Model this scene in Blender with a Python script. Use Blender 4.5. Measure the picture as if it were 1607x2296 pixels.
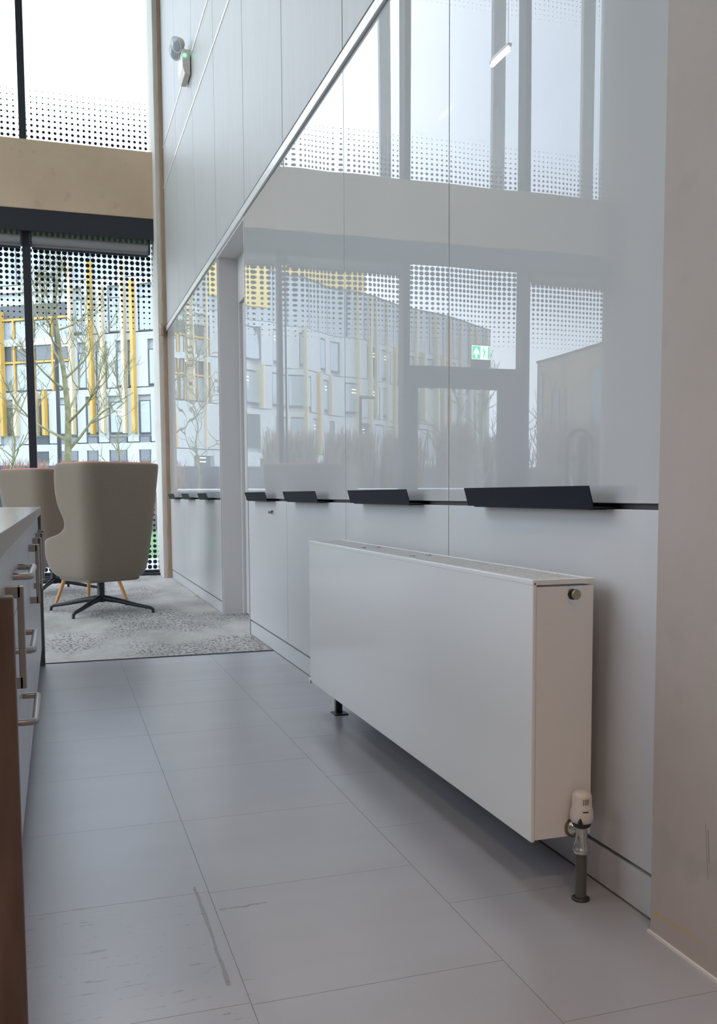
import bpy, bmesh, math, random
from mathutils import Vector, Matrix
random.seed(7)
for o in list(bpy.data.objects): bpy.data.objects.remove(o)
SC = bpy.context.scene
COL = SC.collection
PI = math.pi

# ------------------------------------------------------------------ camera
CAM_H, FPX, CX, CY = 0.95, 2070.6, 803.5, 1268.77
YAW, PITCH, ROLL = 0.313656, -0.0773813, -0.00577485
def cam_axes():
    cy, sy = math.cos(YAW), math.sin(YAW)
    r = Vector((cy, -sy, 0)); f = Vector((sy, cy, 0)); u = Vector((0, 0, 1))
    f2 = f*math.cos(PITCH) + u*math.sin(PITCH)
    u2 = -f*math.sin(PITCH) + u*math.cos(PITCH)
    r3 = r*math.cos(ROLL) + u2*math.sin(ROLL)
    u3 = -r*math.sin(ROLL) + u2*math.cos(ROLL)
    return r3, u3, f2
CR, CU, CF = cam_axes()
EYE = Vector((0, 0, CAM_H))
def ray(px, py): return CF + CR*((px-CX)/FPX) - CU*((py-CY)/FPX)
def on(px, py, X=None, Y=None, Z=None):
    d = ray(px, py)
    t = X/d.x if X is not None else Y/d.y if Y is not None else (Z-CAM_H)/d.z
    return EYE + d*t
XW = 1.227                                  # front of the storage wall
def mr(px, py, **k):                        # a point seen mirrored in the storage wall
    if 'X' in k: k['X'] = 2*XW - k['X']
    p = on(px, py, **k); p.x = 2*XW - p.x
    return p
cd = bpy.data.cameras.new('camera'); cam = bpy.data.objects.new('camera', cd); COL.objects.link(cam)
cam.matrix_world = Matrix(((CR.x, CU.x, -CF.x, 0), (CR.y, CU.y, -CF.y, 0), (CR.z, CU.z, -CF.z, CAM_H), (0, 0, 0, 1)))
cd.sensor_fit = 'VERTICAL'; cd.sensor_height = 36; cd.sensor_width = 36*1607/2296
cd.lens = FPX*36/2296; cd.shift_y = (CY-1148)/2296
cd.clip_start = 0.05; cd.clip_end = 500
SC.camera = cam

# ------------------------------------------------------------------ light and exposure
SC.view_settings.view_transform = 'Standard'; SC.view_settings.look = 'None'
SC.view_settings.gamma = 1; SC.view_settings.use_curve_mapping = False
SC.view_settings.exposure = 0.0
w = bpy.data.worlds.new('overcast_sky'); SC.world = w; w.use_nodes = True
wn, wl = w.node_tree.nodes, w.node_tree.links
bg = wn['Background']; bg.inputs['Strength'].default_value = 4.2
tc = wn.new('ShaderNodeTexCoord'); nz = wn.new('ShaderNodeTexNoise'); nz.inputs['Scale'].default_value = 2.2
nz.inputs['Detail'].default_value = 5; nz.inputs['Roughness'].default_value = .55
rp = wn.new('ShaderNodeValToRGB')
rp.color_ramp.elements[0].position = .3; rp.color_ramp.elements[0].color = (.62, .76, .98, 1)
rp.color_ramp.elements[1].position = .7; rp.color_ramp.elements[1].color = (.88, .945, 1.0, 1)
wl.new(tc.outputs['Generated'], nz.inputs['Vector']); wl.new(nz.outputs['Fac'], rp.inputs['Fac']); wl.new(rp.outputs['Color'], bg.inputs['Color'])
SC.cycles.max_bounces = 14; SC.cycles.diffuse_bounces = 6; SC.cycles.glossy_bounces = 6; SC.cycles.transparent_max_bounces = 16
SC.cycles.use_denoising = True
SC.cycles.sample_clamp_indirect = 8

def area_light(name, loc, sx, sy, power, col, rot=(0, 0, 0), portal=False):
    l = bpy.data.lights.new(name, 'AREA'); l.shape = 'RECTANGLE'; l.size = sx; l.size_y = sy
    l.energy = power; l.color = col
    if portal: l.cycles.is_portal = True
    o = bpy.data.objects.new(name, l); COL.objects.link(o); o.location = loc; o.rotation_euler = rot
    return o
# portals only guide sampling of the sky through the two rows of glazing
area_light('sky_portal_roof', (-.25, 6.2, 8.9), 2.3, 6.2, 1, (1, 1, 1), (0, 0, 0), True)
area_light('sky_portal_side', (-7.35, 6.4, 4.3), 8.6, 9.8, 1, (1, 1, 1), (0, -PI/2, 0), True)
area_light('sky_portal_lower', (-2.9, 11.7, 2.0), 8.4, 4.2, 1, (1, 1, 1), (-PI/2, 0, 0), True)
area_light('sky_portal_upper', (-2.9, 11.7, 6.6), 8.4, 3.6, 1, (1, 1, 1), (-PI/2, 0, 0), True)

# ------------------------------------------------------------------ materials
MATS = {}
def mat(name, col=(.5, .5, .5), rough=.5, metal=0, spec=.5, emit=None, es=0, coat=0):
    m = bpy.data.materials.new(name); m.use_nodes = True; MATS[name] = m
    b = m.node_tree.nodes['Principled BSDF']
    b.inputs['Base Color'].default_value = (*col, 1); b.inputs['Roughness'].default_value = rough
    b.inputs['Metallic'].default_value = metal; b.inputs['Specular IOR Level'].default_value = spec
    b.inputs['Coat Weight'].default_value = coat
    if emit: b.inputs['Emission Color'].default_value = (*emit, 1); b.inputs['Emission Strength'].default_value = es
    return m
class NT:
    def __init__(s, m): s.t = m.node_tree; s.n = s.t.nodes; s.l = s.t.links; s.b = s.n.get('Principled BSDF')
    def new(s, typ, **kw):
        n = s.n.new(typ)
        for k, v in kw.items():
            if k.startswith('i_'): n.inputs[k[2:].replace('_', ' ')].default_value = v
            else: setattr(n, k, v)
        return n
    def link(s, a, b): s.l.new(a, b)
    def math(s, op, a, b=None, c=None):
        n = s.n.new('ShaderNodeMath'); n.operation = op
        for i, v in enumerate((a, b, c)):
            if v is None: continue
            if isinstance(v, (int, float)): n.inputs[i].default_value = v
            else: s.l.new(v, n.inputs[i])
        return n.outputs[0]
    def pos(s): return s.n.new('ShaderNodeNewGeometry').outputs['Position']
    def xyz(s, v):
        n = s.n.new('ShaderNodeSeparateXYZ'); s.l.new(v, n.inputs[0]); return n.outputs
    def mapv(s, v, scale=(1, 1, 1), loc=(0, 0, 0)):
        n = s.n.new('ShaderNodeMapping'); s.l.new(v, n.inputs['Vector'])
        n.inputs['Scale'].default_value = scale; n.inputs['Location'].default_value = loc; return n.outputs[0]
    def noise(s, v, scale, detail=4, rough=.55):
        n = s.n.new('ShaderNodeTexNoise'); s.l.new(v, n.inputs['Vector']); n.inputs['Scale'].default_value = scale
        n.inputs['Detail'].default_value = detail; n.inputs['Roughness'].default_value = rough; return n.outputs['Fac']
    def ramp(s, f, stops):
        n = s.n.new('ShaderNodeValToRGB'); s.l.new(f, n.inputs['Fac']); e = n.color_ramp.elements
        while len(e) < len(stops): e.new(.5)
        for q, (p, c) in zip(e, stops): q.position = p; q.color = (*c, 1) if len(c) == 3 else c
        return n.outputs['Color']
    def mix(s, f, a, b):
        n = s.n.new('ShaderNodeMix'); n.data_type = 'RGBA'
        for i, v in ((0, f), (6, a), (7, b)):
            if isinstance(v, (int, float)): n.inputs[i].default_value = v
            elif isinstance(v, tuple): n.inputs[i].default_value = (*v, 1)
            else: s.l.new(v, n.inputs[i])
        return n.outputs[2]
    def maprange(s, v, a, b, c, d):
        n = s.n.new('ShaderNodeMapRange'); n.clamp = True; s.l.new(v, n.inputs[0])
        for i, q in enumerate((a, b, c, d)): n.inputs[i+1].default_value = q
        return n.outputs[0]
    def bump(s, h, strength, dist=.01):
        n = s.n.new('ShaderNodeBump'); n.inputs['Strength'].default_value = strength; n.inputs['Distance'].default_value = dist
        s.l.new(h, n.inputs['Height']); s.l.new(n.outputs[0], s.b.inputs['Normal'])
def vary(name, c0, c1, scale, rough=.6, stretch=(1, 1, 1), bump=0, bd=.004, lo=.3, hi=.7, detail=5, spec=.5, metal=0):
    m = mat(name, c0, rough, metal, spec); t = NT(m); v = t.mapv(t.pos(), stretch); f = t.noise(v, scale, detail)
    t.link(t.ramp(f, [(lo, c0), (hi, c1)]), t.b.inputs['Base Color'])
    if bump: t.bump(f, bump, bd)
    return m

# glossy white cabinet fronts, faintly wavy like sheet glass
m = mat('gloss_white', (.49, .49, .49), .005, 0, .75); t = NT(m); P3 = t.pos()
sm = t.noise(t.mapv(P3, (1, 5, .8)), 2.2, 3)
t.link(t.maprange(sm, .5, .8, .002, .012), t.b.inputs['Roughness'])
wv = t.noise(t.mapv(P3, (1, 1.6, .30)), 1.0, 0, .4)
t.bump(wv, .3, .010)
m = mat('satin_white', (.57, .565, .57), .34, 0, .4)
m = mat('satin_frame', (.62, .60, .60), .45, 0, .4)
m = mat('radiator_white', (.76, .755, .75), .16, 0, .5)
mat('radiator_inner', (.3, .3, .3), .5)
mat('black_metal', (.018, .019, .024), .42, 0, .5)
mat('handle_black', (.012, .014, .022), .5, 0, .15)
mat('dark_gap', (.03, .03, .03), .8)
mat('cabinet_inner', (.13, .12, .12), .8)
mat('chrome', (.62, .6, .57), .22, 1)
mat('brass_dull', (.42, .35, .24), .35, 1)
mat('steel_brushed', (.40, .37, .35), .36, 1)
mat('aluminium', (.78, .8, .82), .3, 1)
mat('grey_pipe', (.11, .105, .10), .38, .3)
mat('plastic_white', (.68, .62, .58), .4)
mat('plastic_dark', (.02, .02, .022), .4)
mat('trim_white', (.76, .76, .77), .25, 0, .5)
mat('blind_grey', (.26, .26, .27), .8)
mat('frame_dark', (.022, .024, .034), .4)
mat('led_green', (.1, .8, .3), .4, emit=(.08, 1, .25), es=6)
mat('sign_green', (.02, .42, .24), .4, emit=(.02, .62, .32), es=5)
mat('sign_white', (.85, .9, .87), .4, emit=(.85, 1, .93), es=5)
mat('lamp_glow', (1, .95, .88), .5, emit=(1, .86, .70), es=14)
mat('fill_lens', (1, .85, .7), .5, emit=(1, .66, .44), es=10)
mat('bottle_white', (.8, .82, .84), .3)
mat('glass_lens', (.35, .42, .5), .08, 0, .8)

vary('panel_board', (.415, .415, .415), (.445, .445, .445), 6, .5, (1, 3, .35), .05, .002)
vary('panel_band', (.40, .39, .385), (.44, .43, .425), 6, .5, (1, 3, .35), .05, .002)
m = mat('concrete', (.36, .32, .28), .75); t = NT(m); p = t.pos()
a = t.noise(p, 1.3, 6, .6); b = t.noise(p, 26, 4); c = t.noise(p, 7, 2, .4)
base = t.ramp(a, [(.3, (.375, .315, .28)), (.7, (.455, .39, .35))])
con = t.mix(t.maprange(c, .66, .76, 0, .5), base, (.32, .28, .25))
x, y, z = t.xyz(p)
def streak(v, w_, centre, half, lo, hi):      # a line along v at centre(w_)
    d_ = t.math('ABSOLUTE', t.math('SUBTRACT', w_, centre))
    return t.math('MULTIPLY', t.math('LESS_THAN', d_, half), t.math('MULTIPLY', t.math('GREATER_THAN', v, lo), t.math('LESS_THAN', v, hi)))
side = t.math('LESS_THAN', x, 1.195)
wob = t.noise(t.mapv(p, (1, 30, 30)), 1, 2)
ys_ = streak(y, z, t.math('MULTIPLY_ADD', y, -.054, t.math('MULTIPLY_ADD', wob, .006, .135)), t.maprange(y, 1.46, 1.64, .0006, .0045), 1.47, 1.632)
sc_ = t.math('MAXIMUM', streak(z, y, t.math('MULTIPLY_ADD', z, .10, 1.4455), .0011, .19, .30), streak(z, y, t.math('MULTIPLY_ADD', z, .08, 1.4445), .0016, .225, .29))
con = t.mix(t.math('MULTIPLY', t.math('MULTIPLY', ys_, side), t.maprange(wob, .3, .6, .35, .75)), con, (.50, .36, .05))
con = t.mix(t.math('MULTIPLY', t.math('MULTIPLY', sc_, side), .55), con, (.12, .10, .085))
t.link(con, t.b.inputs['Base Color']); t.bump(b, .12, .004)
m = mat('concrete_beam', (.42, .36, .30), .75); t = NT(m); p = t.pos()
a = t.noise(p, 1.6, 6, .6); b = t.noise(p, 26, 4); c = t.noise(p, 9, 2, .3)
base = t.ramp(a, [(.3, (.53, .39, .27)), (.7, (.62, .465, .335))])
t.link(t.mix(t.maprange(c, .68, .76, 0, .45), base, (.42, .32, .24)), t.b.inputs['Base Color']); t.bump(b, .1, .004)
vary('plaster_pale', (.60, .58, .54), (.68, .66, .62), 3, .8)
vary('timber_edge', (.36, .25, .17), (.46, .33, .23), 8, .55, (4, 4, .5))
vary('wood_leg', (.50, .24, .07), (.62, .32, .11), 14, .4, (6, 6, .6))
vary('panel_brown', (.075, .045, .033), (.125, .078, .058), 10, .45, (3, 3, .5))
vary('counter_front', (.42, .425, .455), (.46, .465, .495), 5, .3, (1, 1, 3))
vary('counter_top', (.34, .33, .36), (.40, .39, .42), 18, .16, (1, 1, 1))
vary('counter_side', (.10, .09, .09), (.15, .13, .13), 16, .5)
vary('ceiling_white', (.62, .62, .61), (.66, .66, .65), 2, .85)

# floor tiles: large grey-mauve, satin, with scuffs and one long glue mark
m = mat('floor_tile', (.2, .19, .2), .3, 0, 1.0); t = NT(m); p = t.pos()
oi = t.n.new('ShaderNodeObjectInfo').outputs['Random']
a = t.noise(t.mapv(p, (1, 2.5, 1)), 2.0, 3, .5)
base = t.ramp(a, [(.3, (.315, .31, .335)), (.72, (.355, .35, .38))])
base = t.mix(t.maprange(oi, 0, 1, 0, .28), base, (.37, .37, .40))
s1 = t.noise(t.mapv(p, (3.2, 16, 1)), 4.2, 4, .7)
reg = t.noise(p, 1.7, 1); x, y, z = t.xyz(p)
near = t.math('SUBTRACT', 1, t.maprange(y, 2.05, 2.25, 0, 1))
leftside = t.math('SUBTRACT', 1, t.maprange(x, .30, .36, 0, 1))
sc1 = t.math('MULTIPLY', t.math('MULTIPLY', t.maprange(s1, .60, .66, 0, 1), t.maprange(reg, .40, .52, 0, 1)), t.math('MULTIPLY', near, leftside))
g1 = t.noise(t.mapv(p, (60, 9, 1)), 1.0, 3)
dx = t.math('ABSOLUTE', t.math('SUBTRACT', x, .289))
gl = t.math('MULTIPLY', t.math('LESS_THAN', dx, t.maprange(g1, .35, .7, .0015, .007)), t.math('MULTIPLY', t.math('GREATER_THAN', y, 1.72), t.math('LESS_THAN', y, 2.20)))
dy = t.math('ABSOLUTE', t.math('SUBTRACT', y, t.math('MULTIPLY_ADD', g1, .02, 2.045)))
g2 = t.noise(t.mapv(p, (14, 14, 1)), 1.0, 2)
gh = t.math('MULTIPLY', t.math('LESS_THAN', dy, t.maprange(g2, .42, .6, -.002, .005)), t.math('MULTIPLY', t.math('GREATER_THAN', x, .325), t.math('LESS_THAN', x, .47)))
mk = t.math('MINIMUM', t.math('ADD', t.math('MULTIPLY', sc1, .7), t.math('ADD', t.math('MULTIPLY', gl, .62), t.math('MULTIPLY', gh, .7))), 1)
t.link(t.mix(mk, base, (.13, .095, .07)), t.b.inputs['Base Color'])
t.b.inputs['Roughness'].default_value = .30
mat('grout', (.25, .24, .24), .8)
# carpet: planks of woven greige with patches of dark fleck
m = mat('carpet', (.4, .38, .35), .95, 0, .1); t = NT(m); p = t.pos()
a = t.noise(t.mapv(p, (1.1, .5, 1)), 2.4, 5, .62)
vor = t.n.new('ShaderNodeTexVoronoi'); vor.inputs['Scale'].default_value = 26; t.link(t.mapv(p, (1.6, .75, 1)), vor.inputs['Vector'])
pl = t.n.new('ShaderNodeTexVoronoi'); pl.inputs['Scale'].default_value = 1.1; t.link(t.mapv(p, (2.2, 1, 1)), pl.inputs['Vector'])
fl = t.noise(t.mapv(p, (2, 1, 1)), 24, 3, .8)
base = t.ramp(a, [(.32, (.34, .33, .315)), (.68, (.52, .51, .49))])
patch = t.maprange(t.noise(t.mapv(p, (.8, .45, 1)), 1.7, 2), .44, .52, 0, 1)
spk = t.math('MULTIPLY', t.maprange(fl, .50, .57, 0, 1), patch)
base2 = t.mix(t.math('MULTIPLY', spk, .85), base, (.10, .085, .08))
str_ = t.noise(t.mapv(p, (2.0, 16, 1)), 6, 3)
t.link(t.mix(t.math('MULTIPLY', t.maprange(str_, .56, .66, 0, 1), .45), base2, (.34, .31, .30)), t.b.inputs['Base Color'])
t.bump(fl, .4, .006)
# upholstery
for nm, c0, c1 in (('fabric_taupe', (.215, .175, .13), (.26, .215, .165)), ('fabric_coral', (.62, .17, .11), (.70, .22, .15))):
    m = mat(nm, c0, .95, 0, .15); t = NT(m); tcn = t.n.new('ShaderNodeTexCoord').outputs['Object']
    f = t.noise(tcn, 160, 3, .7); t.link(t.ramp(f, [(.3, c0), (.7, c1)]), t.b.inputs['Base Color']); t.bump(f, .25, .002)
    t.b.inputs['Sheen Weight'].default_value = .25

# window glass: thin clear pane with printed frit dots that shrink away from the edges
def frit_glass(name, stops):
    m = bpy.data.materials.new(name); m.use_nodes = True; MATS[name] = m; t = NT(m)
    t.n.remove(t.b); out = t.n['Material Output']
    x, y, z = t.xyz(t.pos())
    pz = .0625
    fx = t.math('SUBTRACT', t.math('FRACT', t.math('DIVIDE', x, pz)), .5)
    fz = t.math('SUBTRACT', t.math('FRACT', t.math('DIVIDE', z, pz)), .5)
    r = t.math('SQRT', t.math('ADD', t.math('MULTIPLY', fx, fx), t.math('MULTIPLY', fz, fz)))
    zr = t.math('MULTIPLY', t.math('ADD', t.math('FLOOR', t.math('DIVIDE', z, pz)), .5), pz)
    c = t.n.new('ShaderNodeFloatCurve'); c.inputs['Factor'].default_value = 1
    z0, z1 = stops[0][0], stops[-1][0]
    t.link(t.maprange(zr, z0, z1, 0, 1), c.inputs['Value'])
    cv = c.mapping.curves[0]
    pts = [((q-z0)/(z1-z0), rr) for q, rr in stops]
    cv.points[0].location = pts[0]; cv.points[1].location = pts[-1]
    for q in pts[1:-1]: cv.points.new(*q)
    for q in cv.points: q.handle_type = 'VECTOR'
    c.mapping.update()
    dot = t.math('LESS_THAN', r, t.math('SUBTRACT', c.outputs[0], .02))
    tr = t.new('ShaderNodeBsdfTransparent'); tr.inputs[0].default_value = (.955, .965, .965, 1)
    gl = t.new('ShaderNodeBsdfGlossy'); gl.inputs['Roughness'].default_value = 0
    fr = t.new('ShaderNodeFresnel'); fr.inputs[0].default_value = 1.45
    mx = t.new('ShaderNodeMixShader'); t.link(fr.outputs[0], mx.inputs[0]); t.link(tr.outputs[0], mx.inputs[1]); t.link(gl.outputs[0], mx.inputs[2])
    df = t.new('ShaderNodeBsdfDiffuse'); df.inputs[0].default_value = (.03, .032, .045, 1)
    m2 = t.new('ShaderNodeMixShader'); t.link(dot, m2.inputs[0]); t.link(mx.outputs[0], m2.inputs[1]); t.link(df.outputs[0], m2.inputs[2])
    t.link(m2.outputs[0], out.inputs['Surface'])
    return m
frit_glass('frit_lower', [(0.0, .46), (.5, .30), (.97, .12), (1.06, 0), (2.76, 0), (2.9, .12), (3.4, .33), (3.75, .45), (4.2, .46)])
frit_glass('frit_upper', [(4.8, .33), (5.0, .30), (5.5, .1), (5.62, 0), (7.0, 0), (7.15, .09), (8.0, .26), (8.5, .32)])
frit_glass('clear_glass', [(0, 0), (1, 0)])
m = bpy.data.materials.new('rail_glass'); m.use_nodes = True; MATS['rail_glass'] = m; t = NT(m); t.n.remove(t.b)
tr = t.new('ShaderNodeBsdfTransparent'); tr.inputs[0].default_value = (.80, .92, .93, 1)
gl = t.new('ShaderNodeBsdfGlossy'); gl.inputs['Roughness'].default_value = .02; fr = t.new('ShaderNodeFresnel'); fr.inputs[0].default_value = 1.5
mx = t.new('ShaderNodeMixShader'); t.link(fr.outputs[0], mx.inputs[0]); t.link(tr.outputs[0], mx.inputs[1]); t.link(gl.outputs[0], mx.inputs[2]); t.link(mx.outputs[0], t.n['Material Output'].inputs['Surface'])

# outdoors
vary('grass', (.11, .16, .05), (.17, .24, .08), 3, .9)
vary('paving', (.42, .43, .43), (.52, .53, .53), 2, .8)
vary('bark', (.13, .125, .07), (.26, .245, .15), 9, .9)
vary('twig', (.20, .155, .12), (.30, .23, .18), 2, .9)
vary('twig_red', (.25, .14, .12), (.34, .22, .19), 2, .9)
vary('cladding_white', (.47, .50, .54), (.54, .565, .60), .6, .5, (1, 1, .3))
vary('cladding_top', (.37, .41, .46), (.44, .48, .53), .6, .45, (1, 1, .3))
vary('fin_yellow', (.55, .34, .08), (.62, .40, .12), 1, .5)
vary('fin_cream', (.58, .50, .34), (.64, .56, .40), 1, .5)
vary('clad_yellow', (.72, .52, .12), (.80, .60, .18), 1, .5)
vary('brick_brown', (.44, .31, .22), (.52, .38, .28), 1.5, .85, (.6, .6, 4))
vary('slate_wall', (.07, .075, .10), (.11, .115, .15), 4, .8)
mat('bldg_glass', (.36, .42, .50), .06, 0, .9)  # pale base colour stands in for sky mirrored in the panes
mat('bldg_glass_dark', (.10, .12, .15), .06, 0, .9)
mat('bldg_frame', (.10, .115, .14), .5)
mat('soffit_dark', (.13, .14, .15), .7)
mat('bldg_light', (1, .9, .6), .5, emit=(1, .88, .55), es=3)
mat('fin_outer', (.72, .74, .77), .5)

# ------------------------------------------------------------------ mesh helpers
class MB:
    def __init__(s): s.v = []; s.f = []; s.sm = []
    def add(s, vs, fs, smooth=False):
        o = len(s.v); s.v += [tuple(q) for q in vs]; s.f += [tuple(i+o for i in f) for f in fs]; s.sm += [smooth]*len(fs); return s
    def box(s, x0, x1, y0, y1, z0, z1, M=None):
        vs = [Vector(q) for q in ((x0, y0, z0), (x1, y0, z0), (x1, y1, z0), (x0, y1, z0), (x0, y0, z1), (x1, y0, z1), (x1, y1, z1), (x0, y1, z1))]
        if M: vs = [M @ q for q in vs]
        return s.add(vs, [(3, 2, 1, 0), (4, 5, 6, 7), (0, 1, 5, 4), (1, 2, 6, 5), (2, 3, 7, 6), (3, 0, 4, 7)])
    def tube(s, pts, rad, n=10, cap=True, smooth=True):
        pts = [Vector(p) for p in pts]; R = rad if isinstance(rad, (list, tuple)) else [rad]*len(pts)
        rings = []; up = None
        for i, p in enumerate(pts):
            d = (pts[min(i+1, len(pts)-1)] - pts[max(i-1, 0)]).normalized()
            if up is None: up = Vector((0, 0, 1)) if abs(d.z) < .9 else Vector((0, 1, 0))
            a = d.cross(up).normalized(); b = a.cross(d).normalized(); up = b
            rings.append([p + (a*math.cos(2*PI*k/n) + b*math.sin(2*PI*k/n))*R[i] for k in range(n)])
        vs = [q for r in rings for q in r]
        fs = [(i*n+k, i*n+(k+1) % n, (i+1)*n+(k+1) % n, (i+1)*n+k) for i in range(len(pts)-1) for k in range(n)]
        s.add(vs, fs, smooth)
        if cap: s.add(rings[0], [tuple(range(n))[::-1]]); s.add(rings[-1], [tuple(range(n))])
        return s
    def lathe(s, c, prof, n=24, axis='z', smooth=True):
        c = Vector(c); vs = []
        for r, h in prof:
            for k in range(n):
                a = 2*PI*k/n; q = (r*math.cos(a), r*math.sin(a), h)
                if axis == 'y': q = (q[0], h, q[1])
                if axis == 'x': q = (h, q[0], q[1])
                vs.append(c + Vector(q))
        fs = [(i*n+k, i*n+(k+1) % n, (i+1)*n+(k+1) % n, (i+1)*n+k) for i in range(len(prof)-1) for k in range(n)]
        s.add(vs, fs, smooth); m = len(prof)-1
        s.add(vs[:n], [tuple(range(n))[::-1]]); s.add(vs[m*n:], [tuple(range(n))])
        return s
    def prism(s, poly, axis, a, b):
        def q(u, v, w): return {'x': (w, u, v), 'y': (u, w, v), 'z': (u, v, w)}[axis]
        n = len(poly); vs = [q(u, v, a) for u, v in poly] + [q(u, v, b) for u, v in poly]
        return s.add(vs, [tuple(range(n))[::-1], tuple(range(n, 2*n))] + [(k, (k+1) % n, n+(k+1) % n, n+k) for k in range(n)])
    def build(s, name, material, parent=None, bevel=0, seg=2, fix=True):
        me = bpy.data.meshes.new(name); me.from_pydata(s.v, [], s.f); me.update()
        for p, q in zip(me.polygons, s.sm): p.use_smooth = q
        if fix:
            b = bmesh.new(); b.from_mesh(me); bmesh.ops.recalc_face_normals(b, faces=b.faces); b.to_mesh(me); b.free()
        return link(name, me, material, parent, bevel, seg)
def link(name, me, material, parent=None, bevel=0, seg=2):
    o = bpy.data.objects.new(name, me); COL.objects.link(o)
    if material and not me.materials: me.materials.append(MATS[material])
    if parent: o.parent = parent
    if bevel:
        md = o.modifiers.new('bevel', 'BEVEL'); md.width = bevel; md.segments = seg; md.limit_method = 'ANGLE'
    return o
def box(name, material, x0, x1, y0, y1, z0, z1, parent=None, bevel=0): return MB().box(x0, x1, y0, y1, z0, z1).build(name, material, parent, bevel)
def thing(name, label, cat, loc=(0, 0, 0), rz=0, group=None):
    o = bpy.data.objects.new(name, None); COL.objects.link(o); o.location = loc; o.rotation_euler.z = rz; o.empty_display_size = .1
    return tag(o, label, cat, group)
def tag(o, label, cat=None, group=None):
    o['label'] = label
    if cat: o['category'] = cat
    if group: o['group'] = group
    return o
def struct(o, label=None):
    o['kind'] = 'structure'
    if label: o['label'] = label
    return o
def sempty(name, label=None):
    o = bpy.data.objects.new(name, None); COL.objects.link(o); return struct(o, label)

# ------------------------------------------------------------------ room shell
FY = 11.12                       # inner face of the window wall
CARPET_Y = 5.478
XL, YB, ZC = -6.9, -4.0, 8.6     # far left wall, wall behind, ceiling
fl = struct(box('floor', 'grout', XL, XW+.9, YB, FY+.4, -.25, -.0013), 'grey tiled floor')
pitch, wcol = .513, .52
tile_me = None
cols = {0: 2.16, 1: 2.665, 2: 2.43}
for i in range(-8, 3):
    xa = .317 + (i-1)*wcol; xb = min(xa + wcol, XW-.001) if i < 3 else xa+wcol
    if xa > XW: continue
    off = cols.get(i, 2.16 + (i % 3)*.17)
    j0 = int(math.floor((-2.0-off)/pitch))
    y = off + j0*pitch
    while y < CARPET_Y:
        ya, yb = y, min(y+pitch, CARPET_Y)
        if yb-ya > .02:
            g = .0006
            full = abs(yb-ya-pitch) < 1e-4 and i < 2
            if full and tile_me:
                o = link('floor_tile', tile_me, None, fl); o.location = (xa, ya, 0)
            else:
                o = MB().box(g, xb-xa-g, g, yb-ya-g, -.006, 0).build('floor_tile', 'floor_tile', fl, 0); o.location = (xa, ya, 0)
                if full: tile_me = o.data
        y += pitch
cp = MB().box(XL, XW-.001, CARPET_Y, FY+.1, -.0055, .004).build('carpet', 'carpet', fl)
cp2 = MB().box(XW-.001, XW+.5, 6.19, 7.28, -.0055, .004).build('carpet', 'carpet', fl)
box('edge_strip', 'frame_dark', XL, XW-.002, CARPET_Y-.004, CARPET_Y+.001, -.005, .0048, fl)
RL = (-1.3, .8, 3.2, 9.2)            # long unseen rooflight added for top light on floor and radiator
ce = struct(MB().box(XL, RL[0], YB, FY+.4, ZC, ZC+.2).box(RL[1], XW+.9, YB, FY+.4, ZC, ZC+.2).box(RL[0], RL[1], YB, RL[2], ZC, ZC+.2).box(RL[0], RL[1], RL[3], FY+.4, ZC, ZC+.2).build('ceiling', 'ceiling_white'), 'pale ceiling with an added unseen rooflight')
for k in range(5):
    yy = RL[2] + (RL[3]-RL[2])*k/4; box('added_rooflight_bar', 'frame_dark', RL[0], RL[1], yy-.03, yy+.03, ZC+.1, ZC+.18, ce)
MB().add([(RL[0], RL[2], ZC+.19), (RL[1], RL[2], ZC+.19), (RL[1], RL[3], ZC+.19), (RL[0], RL[3], ZC+.19)], [(0, 1, 2, 3)]).build('added_rooflight_pane', 'clear_glass', ce, fix=False)
wl_ = struct(box('wall_left', 'concrete_beam', XL-.3, XL, YB, FY+.4, 4.115, 4.86), 'concrete beam of the unseen side wall, glazing added for daylight')
box('foot_beam', 'concrete_beam', XL-.3, XL, YB, FY+.4, -.25, .03, wl_)
box('solid_bay', 'plaster_pale', XL-.3, XL, YB, 1.6, .03, ZC, wl_)  # unseen blank bay, put in to weaken daylight near the camera
for k in range(6):  # unseen side glazing added to bring more daylight onto the cabinets
    ya = 1.6 + k*1.6
    box('mullion', 'frame_dark', XL-.16, XL-.02, ya-.04, ya+.04, .03, 4.115, wl_); box('mullion', 'frame_dark', XL-.16, XL-.02, ya-.04, ya+.04, 4.86, ZC, wl_)
    for z0, z1 in ((.03, 4.115), (4.86, ZC)):
        MB().add([(XL-.1, ya, z0), (XL-.1, ya+1.6, z0), (XL-.1, ya+1.6, z1), (XL-.1, ya, z1)], [(0, 1, 2, 3)]).build('pane', 'clear_glass', wl_, fix=False)
struct(box('wall_back', 'plaster_pale', XL, XW+.9, YB-.2, YB, -.25, ZC), 'pale plaster rear wall')
struct(box('wall_front_core', 'plaster_pale', XW+.5, XW+.9, 1.66, FY+.4, -.25, ZC)).name = 'wall_core'
# concrete pillar wall beside the cabinets
wr = struct(MB().box(1.193, XW+.9, YB, 1.648, -.25, ZC).build('wall_right', 'concrete', None, .004), 'raw concrete wall end beside the white cabinets')
struct(box('baseboard_right', 'plaster_pale', 1.188, 1.1935, YB, 1.650, .0, .006), 'thin pale sealant strip at the foot of the concrete wall')
# unseen lower soffit added over the kitchen end to carry warm fill lamps
ms = struct(box('ceiling_low', 'ceiling_white', -5.0, 1.193, YB, .35, 3.0, 3.25), 'unseen low soffit added to hold the fill lamps')

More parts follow.
